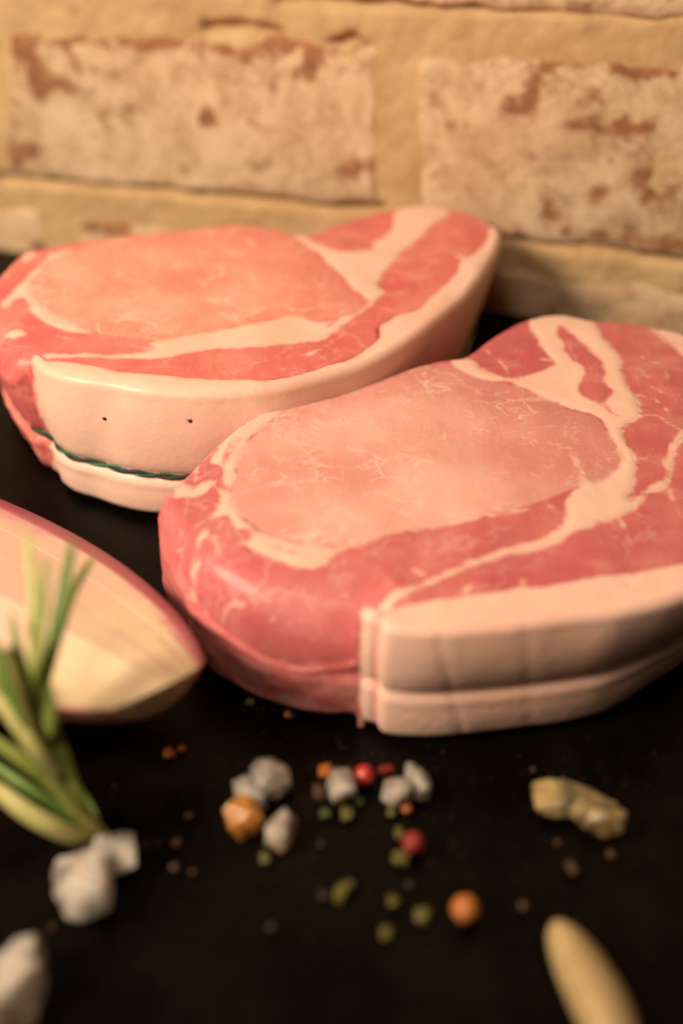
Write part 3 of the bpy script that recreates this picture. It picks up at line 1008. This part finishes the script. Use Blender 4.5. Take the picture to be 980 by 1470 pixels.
# ------------------------------------------------------------------ shallot
def shallot():
    tip = at(240, 982, 0.037)
    base = at(-299, 690, 0.037)
    ax = tip - base
    Ln = np.linalg.norm(ax)
    ax /= Ln
    # cut face looks to the camera and upward
    nrm = np.array([0.0, 0.0, 1.0])
    nrm -= ax * (nrm @ ax)
    nrm /= np.linalg.norm(nrm)
    side = np.cross(nrm, ax)
    org = base
    root = thing('shallot', 'cut red shallot wedge with purple skin beside the nearer pork chop', 'shallot', (float(org[0] + ax[0] * Ln * .5), float(org[1] + ax[1] * Ln * .5), 0))
    ro = np.array(root.location)
    Rmax = 0.0452

    def prof(u_):
        return Rmax * np.clip(1 - ((u_ - 0.42) / 0.64) ** 2, 0, 1) ** 0.62

    def shell(name, r0, r1, col, ends=(0.0, 1.0), lift=0.0, arc=(0.36, 3.02)):
        """half shell between radius factors r0 (inner) and r1 (outer)"""
        nu_, na = 44, 30
        us = np.linspace(ends[0], ends[1], nu_)
        V, Fc, at_, an_, al_ = [], [], [], [], []
        for fac, sgn in ((r1, 1), (r0, 0)):
            for u_ in us:
                uu = u_
                r = float(prof(u_)) * fac
                for a in np.linspace(arc[0], arc[1], na):
                    wob = 1 + 0.02 * noise.noise(Vector((u_ * 3, a * 1.2, fac * 2)))
                    p = org + ax * Ln * uu + side * (math.cos(a) * r * wob) - ax * (0.22 * (1 - math.cos(a)) * r * u_ * u_) - nrm * (math.sin(a) * r * wob * 0.81 - lift)
                    V.append(p - ro)
                    at_.append(float(sgn))
                    an_.append(a)
                    al_.append(u_)
        n1 = nu_ * na
        for i in range(nu_ - 1):
            for j in range(na - 1):
                a = i * na + j
                Fc.append((a, a + 1, a + na + 1, a + na))
                Fc.append((n1 + a, n1 + a + na, n1 + a + na + 1, n1 + a + 1))
        for i in range(nu_ - 1):
            for j in (0, na - 1):
                a = i * na + j
                Fc.append((a, a + na, n1 + a + na, n1 + a))
        for i in (0, nu_ - 1):
            for j in range(na - 1):
                a = i * na + j
                Fc.append((a, a + 1, n1 + a + 1, n1 + a))
        return link(name, mesh(name, V, Fc, {'outer': at_, 'angle': an_, 'along': al_}), root, col)

    def onion_mat(name, flesh, skin, rim=0.0, amp=6.5):
        k = NT(name)
        o_ = k.attr('outer')
        cx = k.n('ShaderNodeCombineXYZ')
        k.l(k.math('MULTIPLY', k.attr('angle'), 1.0), cx.inputs[0])
        k.l(k.math('MULTIPLY', k.noise(14, 2), 0.5), cx.inputs[1])
        mp = k.noise(8.0, 3, 0.6, vec=cx.outputs[0])
        st = k.noise(330, 3, 0.6)
        c = k.mix(k.step(k.math('MULTIPLY', o_, k.math('ADD', 1.0, k.math('MULTIPLY', k.math('SUBTRACT', mp, 0.5), amp))), 0.5 - rim, 1.5 - rim), flesh, skin)
        if amp > 2:
            c = k.mix(k.math('MULTIPLY', k.math('SUBTRACT', 1.0, k.step(k.attr('along'), 0.66, 0.86)), 0.6), c, (0.74, 0.47, 0.42))
        c = k.mix(k.math('MULTIPLY', k.step(st, 0.5, 0.7), 0.2), c, tuple(np.array(flesh) * 0.8))
        k.set(Base_Color=c, Roughness=0.34)
        k.sss(0.4, (1, 0.75, 0.5), 0.003)
        k.l(k.bump(mp, 0.25, 0.001), k.b.inputs['Normal'])
        return k.m

    cream, pink, purple = (0.80, 0.66, 0.44), (0.70, 0.42, 0.38), (0.25, 0.045, 0.075)
    shell('skin', 0.89, 1.0, onion_mat('shallot_skin', (0.36, 0.10, 0.12), purple, 0.4, 1.5), lift=0.0006, arc=(0.36, 1.75))
    shell('flesh_layer', 0.66, 0.888, onion_mat('shallot_outer_layer', cream, (0.60, 0.21, 0.26), 0.38), lift=0.0)
    shell('flesh_layer', 0.36, 0.657, onion_mat('shallot_inner_layer', (0.80, 0.64, 0.42), (0.66, 0.38, 0.33), -0.2), lift=-0.0002)
    shell('flesh_core', 0.0, 0.357, onion_mat('shallot_core', (0.80, 0.64, 0.46), (0.68, 0.40, 0.36), -0.1), lift=-0.0003)
    return root


shallot()


# ------------------------------------------------------------------ rosemary
def leaf(path, width, thick=0.45, n=18, seg=10):
    P = resample(catmull(path, False, 8), n, False)
    T = np.gradient(P, axis=0)
    T /= np.linalg.norm(T, axis=1)[:, None]
    view = P - CAM
    view /= np.linalg.norm(view, axis=1)[:, None]
    A = np.cross(T, view)
    tw = 0.5
    A = A / np.linalg.norm(A, axis=1)[:, None]
    B = np.cross(A, T)
    A, B = A * math.cos(tw) + B * math.sin(tw), B * math.cos(tw) - A * math.sin(tw)
    V, Fc = [], []
    for i in range(n):
        q_ = i / (n - 1)
        w_ = width * (0.62 + 0.26 * math.sin(math.pi * min(1, q_ + 0.1)) ** 0.6) * (1 - 0.6 * max(0, (q_ - 0.88) / 0.12) ** 2) * 0.5
        for j in range(seg):
            a = 2 * math.pi * j / seg
            ca, sa = math.cos(a), math.sin(a)
            g = -0.22 * math.exp(-(ca / 0.3) ** 2) * (sa > 0)
            V.append(P[i] + A[i] * ca * w_ + B[i] * (sa * thick + g) * w_)
    for i in range(n - 1):
        for j in range(seg):
            j2 = (j + 1) % seg
            Fc.append((i * seg + j, i * seg + j2, (i + 1) * seg + j2, (i + 1) * seg + j))
    Fc.append(tuple(range(seg)))
    Fc.append(tuple((n - 1) * seg + j for j in range(seg)))
    return V, Fc


def rosemary():
    root = thing('rosemary_sprig', 'fresh green rosemary sprig leaning over the shallot wedge', 'rosemary', tuple(at(140, 1205, 0)))
    ro = np.array(root.location)
    gm = simple('rosemary_green', (0.20, 0.27, 0.045), 0.6, (0.28, 0.32, 0.07), 220, 0.3, 900)
    dg = simple('rosemary_dark_green', (0.09, 0.185, 0.026), 0.55, (0.12, 0.20, 0.035), 220, 0.3, 900)
    pg = simple('rosemary_pale_underside', (0.46, 0.44, 0.17), 0.55, (0.35, 0.35, 0.10), 260, 0.3, 900)
    sm = simple('rosemary_stem', (0.24, 0.21, 0.06), 0.55, (0.16, 0.17, 0.04), 260, 0.3, 700)
    def up(x, y, z):
        return at(x, y, z + 0.5 * max(0.0, z - 0.006))
    st = [up(146, 1206, .004), up(105, 1150, .012), up(68, 1085, .022), up(45, 1030, .031), up(30, 985, .038), up(10, 930, .044)]
    P = resample(catmull(st, False, 8), 40, False)
    V, Fc = tube(P, np.linspace(0.0026, 0.0014, 40), 10)
    link('stem', mesh('stem', np.array(V) - ro, Fc), root, sm)
    L = [
        ([(38, 1035, .030), (48, 960, .038), (46, 850, .047), (38, 760, .052)], .0040, pg),
        ([(52, 1030, .029), (70, 950, .038), (88, 860, .046), (104, 776, .051)], .0042, dg),
        ([(54, 1020, .030), (78, 930, .037), (104, 850, .042), (136, 796, .045)], .0036, gm),
        ([(44, 1010, .034), (34, 960, .040), (22, 915, .044), (16, 880, .046)], .0030, dg),
        ([(40, 1010, .034), (55, 930, .044), (62, 850, .050), (66, 800, .053)], .0032, gm),
        ([(80, 1100, .020), (48, 1060, .026), (15, 1010, .030), (-25, 950, .033)], .0048, gm),
        ([(82, 1110, .020), (50, 1075, .026), (10, 1020, .031), (-30, 975, .034)], .0050, pg),
        ([(110, 1165, .011), (75, 1125, .017), (30, 1090, .022), (-30, 1050, .026)], .0048, gm),
        ([(60, 1070, .022), (72, 1040, .030), (66, 990, .036), (58, 950, .040)], .0046, gm),
        ([(120, 1180, .008), (95, 1110, .018), (76, 1050, .026), (58, 1000, .032)], .0060, gm),
        ([(136, 1204, .005), (95, 1196, .010), (40, 1168, .014), (-25, 1118, .017)], .0064, pg),
        ([(130, 1198, .005), (80, 1160, .010), (35, 1130, .013), (-20, 1090, .014)], .0040, dg),
        ([(146, 1200, .004), (130, 1160, .006), (112, 1130, .009), (102, 1105, .012)], .0032, dg),
        ([(36, 1040, .030), (10, 985, .036), (-5, 940, .040), (-20, 900, .043)], .0040, dg),
        ([(30, 1040, .028), (6, 1000, .031), (-15, 975, .034), (-40, 950, .036)], .0042, pg),
    ]
    for p, w_, m_ in L:
        V, Fc = leaf([up(*a) for a in p], w_ * 0.95)
        link('leaf', mesh('leaf', np.array(V) - ro, Fc), root, m_)
    return root


rosemary()


# ------------------------------------------------------------------ salt, pepper, herbs
def salt_material(name, tint, murk, trans=0.6):
    k = NT(name)
    c = k.mix(k.step(k.noise(300, 4, 0.6), 0.38, 0.66), tint, murk)
    k.set(Base_Color=c, Roughness=0.10, IOR=1.5)
    k.l(k.math('ADD', trans - 0.22, k.math('MULTIPLY', k.step(k.noise(120, 4, 0.6), 0.3, 0.7), 0.55)), k.b.inputs['Transmission Weight'])
    k.sss(1.0, (1, 0.9, 0.8), 0.003)
    k.l(k.bump(k.noise(420, 4, 0.6), 0.5, 0.0012), k.b.inputs['Normal'])
    return k.m


def lump(name, blocks, mat, seed, smooth=0.18):
    """crystal of one or more intergrown blocks (centre, half sizes, spin)"""
    r_ = random.Random(seed)
    bm = bmesh.new()
    for c, hs, rot in blocks:
        b2 = bmesh.new()
        for k_ in range(26):
            while True:
                p = Vector((r_.uniform(-1, 1), r_.uniform(-1, 1), r_.uniform(-1, 1)))
                m_ = max(abs(p.x), abs(p.y), abs(p.z))
                if m_ > 0.55 and p.length < 1.4:
                    break
            p = p / m_ * r_.uniform(0.86, 1.0)
            if p.length > 1.32:
                p *= 1.32 / p.length
            b2.verts.new(p)
        bmesh.ops.convex_hull(b2, input=b2.verts)
        lonely = [v_ for v_ in b2.verts if not v_.link_faces]
        bmesh.ops.delete(b2, geom=lonely, context='VERTS')
        bmesh.ops.bevel(b2, geom=b2.edges[:], offset=smooth, segments=2, affect='EDGES', profile=0.6, clamp_overlap=True)
        bmesh.ops.subdivide_edges(b2, edges=b2.edges[:], cuts=1, use_grid_fill=True)
        for _ in range(1):
            bmesh.ops.smooth_vert(b2, verts=b2.verts, factor=0.5, use_axis_x=True, use_axis_y=True, use_axis_z=True)
        for v_ in b2.verts:
            v_.co *= 1.06 + 0.10 * noise.noise(v_.co * 2.1 + Vector((seed, 0, 0)))
        M_ = Matrix.Translation(c) @ Matrix.Rotation(rot, 4, 'Z') @ Matrix.Diagonal((*hs, 1))
        bmesh.ops.transform(b2, matrix=M_, verts=b2.verts)
        tmp = bpy.data.meshes.new('tmp')
        b2.to_mesh(tmp)
        b2.free()
        bm.from_mesh(tmp)
        bpy.data.meshes.remove(tmp)
    lo = min(v_.co.z for v_ in bm.verts)
    for v_ in bm.verts:
        v_.co.z -= lo
    me = bpy.data.meshes.new(name)
    bm.to_mesh(me)
    bm.free()
    me.polygons.foreach_set('use_smooth', [True] * len(me.polygons))
    me.set_sharp_from_angle(angle=0.5)
    me.materials.append(mat)
    return me


def put(name, me, px, py, label, cat, group, z=0.0, dz=0.0):
    """rest an object whose middle is seen at the given place of the photograph"""
    hz = max(v_.co.z for v_ in me.vertices) * 0.5
    p = at(px, py, z + hz)
    o = bpy.data.objects.new(name, me)
    COL.objects.link(o)
    o.location = (p[0], p[1], z + 0.0001 + dz)
    return tag(o, label, cat, group)


def mpp(px, py):
    return float(np.linalg.norm(at(px + 1, py) - at(px, py)))


clear = salt_material('clear_salt', (0.95, 0.86, 0.77), (0.85, 0.75, 0.66))
amber = salt_material('amber_salt', (0.62, 0.30, 0.07), (0.45, 0.17, 0.03), 0.25)
honey = salt_material('honey_salt', (0.74, 0.52, 0.20), (0.60, 0.50, 0.34), 0.6)
SG = 'coarse salt crystals scattered on the black table'


def salt(px, py, blocks, label, mat=clear, seed=1, name='salt_crystal', cat='salt crystal', grp=SG):
    m_ = mpp(px, py)
    bl = [((a * m_, b * m_ / 0.62, 0), (c * m_, d * m_, e * m_), r_) for a, b, c, d, e, r_ in blocks]
    return put(name, lump(name, bl, mat, seed), px, py, label, cat, grp)


salt(377, 1125, [(10, 6, 27, 28, 22, .5), (-16, -12, 22, 24, 18, .2)], 'clear salt crystal of two lumps behind the amber chunk', seed=3)
salt(348, 1174, [(0, 0, 24, 27, 22, .6)], 'amber coloured chunk touching a clear salt crystal', amber, 5, 'amber_chunk', 'salt crystal', None)
salt(403, 1190, [(0, 0, 20, 28, 20, -.45)], 'grey clear salt crystal lying just right of the amber chunk', seed=8)
salt(491, 1129, [(0, 0, 19, 23, 22, .2)], 'small rounded white salt crystal touching the glossy red peppercorn', seed=12)
salt(572, 1136, [(0, 0, 21, 20, 18, -.5)], 'pinkish clear salt crystal with an orange crumb under its lower edge', seed=15)
salt(600, 1122, [(0, 0, 15, 23, 20, .3)], 'upright clear salt crystal leaning on the pinkish one', seed=19)
salt(827, 1156, [(-30, 8, 36, 25, 19, -.25), (6, 0, 46, 22, 18, -.5), (34, -11, 32, 26, 19, -.35)], 'long honey yellow salt crystal lying alone right of the peppercorns', honey, 22)
salt(128, 1262, [(-8, -6, 44, 50, 34, .1), (30, 24, 28, 28, 30, .2)], 'large notched white salt crystal in front of the rosemary stem end', seed=27)
salt(20, 1415, [(-8, 0, 50, 52, 40, .5), (0, 24, 32, 30, 34, .1)], 'large white salt crystal cut off by the lower left picture edge', seed=31)


def corn(name, px, py, rpx, mat, label, cat='peppercorn', grp=None, seed=0, squash=0.95, wr=0.05):
    m_ = mpp(px, py) * rpx
    bm = bmesh.new()
    bmesh.ops.create_icosphere(bm, subdivisions=4, radius=1)
    for v_ in bm.verts:
        p = v_.co * 2.4 + Vector((seed * 3.1, seed, 0))
        rdg = 1 - abs(noise.noise(p * 1.3))
        v_.co = v_.co * (1 + wr * (rdg - 0.7) * 2 + wr * 0.5 * noise.noise(p * 3))
        v_.co.z *= squash
    lo = min(v_.co.z for v_ in bm.verts)
    for v_ in bm.verts:
        v_.co = (v_.co - Vector((0, 0, lo))) * m_
    me = bpy.data.meshes.new(name)
    bm.to_mesh(me)
    bm.free()
    me.polygons.foreach_set('use_smooth', [True] * len(me.polygons))
    me.materials.append(mat)
    return put(name, me, px, py, label, cat, grp)


PG = 'whole peppercorns on the black table'
redm = simple('red_pepper_skin', (0.46, 0.035, 0.022), 0.22, (0.30, 0.02, 0.015), 260, 0.3, 900, spec=0.8)
drm = simple('dull_red_pepper_skin', (0.24, 0.022, 0.016), 0.5, (0.12, 0.012, 0.010), 240, 0.5, 700)
orm = simple('orange_pepper_skin', (0.42, 0.15, 0.035), 0.5, (0.40, 0.11, 0.025), 260, 0.4, 900)
corn('peppercorn', 523, 1113, 15, redm, 'glossy red peppercorn beside a white salt crystal', grp=PG, seed=1, wr=0.08)
corn('peppercorn', 594, 1210, 16, drm, 'red peppercorn with green herb bits at its left', grp=PG, seed=2, wr=0.16)
corn('peppercorn', 668, 1305, 20, orm, 'round orange brown peppercorn lying alone on the black table', grp=PG, seed=5, wr=0.06)

HM = {
    'olive': simple('olive_herb', (0.105, 0.092, 0.014), 0.6, (0.06, 0.052, 0.009), 400, 0.5, 1200),
    'green': simple('green_herb', (0.05, 0.085, 0.015), 0.6, (0.03, 0.06, 0.01), 400, 0.5, 1200),
    'brown': simple('brown_spice', (0.06, 0.026, 0.008), 0.6, (0.035, 0.015, 0.006), 400, 0.5, 1200),
    'orange': simple('orange_spice', (0.42, 0.13, 0.02), 0.5, (0.28, 0.07, 0.012), 400, 0.5, 1200),
    'red': simple('dark_red_spice', (0.22, 0.016, 0.012), 0.5, (0.12, 0.01, 0.01), 400, 0.5, 1200),
    'dim': simple('dark_spice', (0.026, 0.017, 0.008), 0.7, (0.013, 0.009, 0.005), 400, 0.5, 1200),
    'black': simple('black_pepper', (0.03, 0.018, 0.008), 0.6, (0.012, 0.008, 0.005), 400, 0.5, 1200),
}


def bit(px, py, hx, hy, mat, label, name='herb_flake', cat='herb flake', rot=0.0, seed=0, grp='crushed herb and spice bits on the black table', hz=None):
    m_ = mpp(px, py) * (0.62 if mat in ('brown', 'dim') else 0.8)
    me = lump(name, [((0, 0, 0), (hx * m_, hy * m_ * 1.2, (hz or min(hx, hy) * 0.7) * m_), rot)], HM[mat], seed + 100, 0.12)
    return put(name, me, px, py, label, cat, grp)


SP = ('spice_crumb', 'spice crumb')
bit(467, 1106, 12, 15, 'orange', 'orange spice crumb behind the small rounded white salt crystal', *SP, seed=1)
bit(458, 1138, 15, 18, 'brown', 'brown spice crumb left of the small rounded white salt crystal', *SP, seed=2)
bit(553, 1106, 15, 8, 'red', 'dark red sliver touching the right of the glossy red peppercorn', *SP, rot=.4, seed=3)
bit(498, 1168, 11, 12, 'olive', 'yellow green herb bit in front of the small rounded white salt crystal', seed=4)
bit(467, 1169, 9, 8, 'green', 'dark green herb bit left of the yellow green one', seed=5)
bit(516, 1150, 7, 7, 'green', 'tiny dark green bit just below the glossy red peppercorn', seed=6)
bit(583, 1161, 8, 7, 'orange', 'orange crumb under the edge of the pinkish salt crystal', *SP, seed=7)
bit(562, 1167, 8, 7, 'olive', 'tiny olive bit below the pinkish salt crystal', seed=8)
bit(575, 1232, 15, 13, 'olive', 'olive herb flake at the lower left of the second red peppercorn', seed=9)
bit(573, 1196, 8, 10, 'olive', 'small olive flake at the upper left of the second red peppercorn', seed=10)
bit(381, 1231, 9, 10, 'olive', 'olive bit under the tip of the grey clear salt crystal', seed=11)
bit(492, 1279, 13, 22, 'olive', 'long pale olive herb flake lying in the dark foreground', rot=-.45, seed=12)
bit(464, 1287, 12, 10, 'dim', 'dim brown flake left of the long olive flake', seed=13)
bit(566, 1293, 11, 11, 'olive', 'olive bit below the herb flakes, upper left of three in front', seed=14)
bit(607, 1315, 14, 12, 'olive', 'olive green bit left of the lone orange peppercorn', seed=15)
bit(556, 1340, 12, 12, 'olive', 'lowest olive bit in front of the other herbs', seed=16)
bit(587, 1270, 8, 9, 'dim', 'dark crumb below the second red peppercorn', *SP, seed=17)
bit(460, 1212, 7, 7, 'dim', 'dark crumb between the salt crystals and the red peppercorn', *SP, seed=18)
bit(390, 1331, 11, 10, 'dim', 'dark crumb alone in the left foreground', *SP, seed=19)
bit(821, 1246, 12, 16, 'brown', 'brown flake below the long honey salt crystal', *SP, rot=.3, seed=20)
bit(877, 1227, 9, 8, 'brown', 'brown crumb right of the brown flake', *SP, seed=21)
bit(800, 1210, 7, 6, 'brown', 'tiny brown crumb just under the long honey salt crystal', *SP, seed=22)
bit(752, 1300, 11, 10, 'brown', 'brown crumb right of the lone orange peppercorn', *SP, seed=23)
bit(243, 1081, 10, 9, 'orange', 'bright orange crumb on the table right of the shallot', *SP, seed=24)
bit(260, 1075, 7, 6, 'orange', 'smaller orange crumb touching the bright orange one', *SP, seed=25)
bit(272, 1172, 8, 7, 'brown', 'brown speck below the orange crumbs', *SP, seed=26)
bit(254, 1210, 8, 7, 'brown', 'brown speck right of the rosemary stem end', *SP, seed=27)
bit(250, 1245, 9, 8, 'brown', 'brown speck right of the large notched salt crystal', *SP, seed=28)
bit(276, 1251, 8, 7, 'brown', 'brown speck farther right of the large notched salt crystal', *SP, seed=29)
bit(76, 1330, 8, 8, 'brown', 'brown speck between the two large white salt crystals', *SP, seed=30)
bit(358, 1008, 8, 6, 'olive', 'yellow green crumb at the foot of the nearer pork chop', seed=31)
bit(412, 1026, 6, 6, 'orange', 'orange crumb under the bottom edge of the nearer pork chop', *SP, seed=32)
bit(420, 1028, 6, 5, 'black', 'black pepper bit under the bottom edge of the nearer pork chop', 'pepper_bit', 'pepper', seed=33)
bit(764, 1041, 7, 5, 'olive', 'olive crumb at the foot of the creased fat edge', seed=34)
bit(765, 1105, 6, 5, 'brown', 'faint brown speck above the long honey salt crystal', *SP, seed=35)
bit(660, 1330, 5, 4, 'dim', 'dark crumb in the shade of the lone orange peppercorn', *SP, seed=36)


# specks stuck to the fat of the back chop
def stuck(px, py, hx, hy, mat, label, seed):
    d = ray(px, py)
    o_ = Vector(CAM) - Vector(back.root.location)
    h = back.cap_tree.ray_cast(o_, Vector(d))
    if not h[0]:
        return
    m_ = h[3] / F_PX
    me = lump('pepper_speck', [((0, 0, 0), (hx * m_, hy * m_, hy * m_), 0.3)], HM[mat], seed, 0.12)
    o = bpy.data.objects.new('pepper_speck', me)
    COL.objects.link(o)
    o.location = Vector(back.root.location) + h[0] - Vector((0, 0, hy * m_))
    tag(o, label, 'pepper', 'pepper specks on the fat')


stuck(150, 601, 2.8, 2.3, 'black', 'black pepper speck on the fat, left one above the twine', 301)
stuck(272, 604, 3.8, 2.2, 'brown', 'brown pepper speck on the fat, right one above the twine', 302)


# fine spice dust
def dust():
    r_ = random.Random(9)
    bm = bmesh.new()
    spots = [(480, 1140, 130, 70), (560, 1230, 120, 80), (360, 1010, 60, 14), (800, 1230, 120, 70), (300, 1180, 120, 80), (640, 1100, 300, 40)]
    for k_ in range(420):
        x, y, sx, sy = spots[k_ % len(spots)]
        px, py = r_.gauss(x, sx), r_.gauss(y, sy)
        if py < 1015 or (px < 200 and py < 1110) or (px < 300 and py < 1000) or (px > 500 and py < 1065):
            continue
        p = at(px, py, 0)
        m_ = mpp(px, py) * r_.uniform(0.4, 1.5)
        g = bmesh.ops.create_icosphere(bm, subdivisions=1, radius=m_)
        for v_ in g['verts']:
            v_.co = Vector((v_.co.x * r_.uniform(.7, 1.3), v_.co.y * r_.uniform(.7, 1.3), v_.co.z * 0.7)) + Vector((p[0], p[1], m_ * 0.5))
    me = bpy.data.meshes.new('spice_dust')
    bm.to_mesh(me)
    bm.free()
    me.materials.append(simple('spice_dust', (0.10, 0.05, 0.015), 0.7, (0.045, 0.04, 0.012), 130, 0, lo=.45, hi=.55))
    o = bpy.data.objects.new('spice_dust', me)
    COL.objects.link(o)
    o['kind'] = 'stuff'


dust()


# ------------------------------------------------------------------ garlic clove in the lower right corner
def garlic():
    a, b = at(800, 1322, 0.007), at(925, 1590, 0.008)
    ax = b - a
    Ln = float(np.linalg.norm(ax))
    ax /= Ln
    sd = np.cross([0, 0, 1.0], ax)
    sd /= np.linalg.norm(sd)
    up = np.cross(ax, sd)
    root = thing('garlic_clove', 'pale cream slender clove pointing up from the lower right picture edge', 'garlic clove', (float(a[0]), float(a[1]), 0))
    ro = np.array(root.location)
    n, sg = 40, 24
    V, Fc = [], []
    zmin = 1
    for i in range(n):
        u_ = i / (n - 1)
        r = 0.0064 * (math.sin(math.pi * (0.04 + 0.93 * u_ ** 0.8)) ** 0.55)
        bow = 0.0012 * math.sin(math.pi * u_)
        for j in range(sg):
            t_ = 2 * math.pi * j / sg
            f = 1 + 0.07 * math.cos(3 * t_ + 0.4) + 0.03 * noise.noise(Vector((u_ * 4, math.cos(t_), math.sin(t_))))
            p = a + ax * Ln * u_ + sd * (math.cos(t_) * r * f + bow) + up * (math.sin(t_) * r * f * 0.95)
            V.append(p - ro)
    V = np.array(V)
    V[:, 2] -= V[:, 2].min() - 0.0001
    for i in range(n - 1):
        for j in range(sg):
            j2 = (j + 1) % sg
            Fc.append((i * sg + j, i * sg + j2, (i + 1) * sg + j2, (i + 1) * sg + j))
    Fc.append(tuple(range(sg)))
    Fc.append(tuple((n - 1) * sg + j for j in range(sg)))
    link('clove_flesh', mesh('clove_flesh', V, Fc), root, simple('garlic_flesh', (0.43, 0.32, 0.165), 0.45, (0.37, 0.265, 0.125), 120, 0.2, 500, sss=0.3))


garlic()
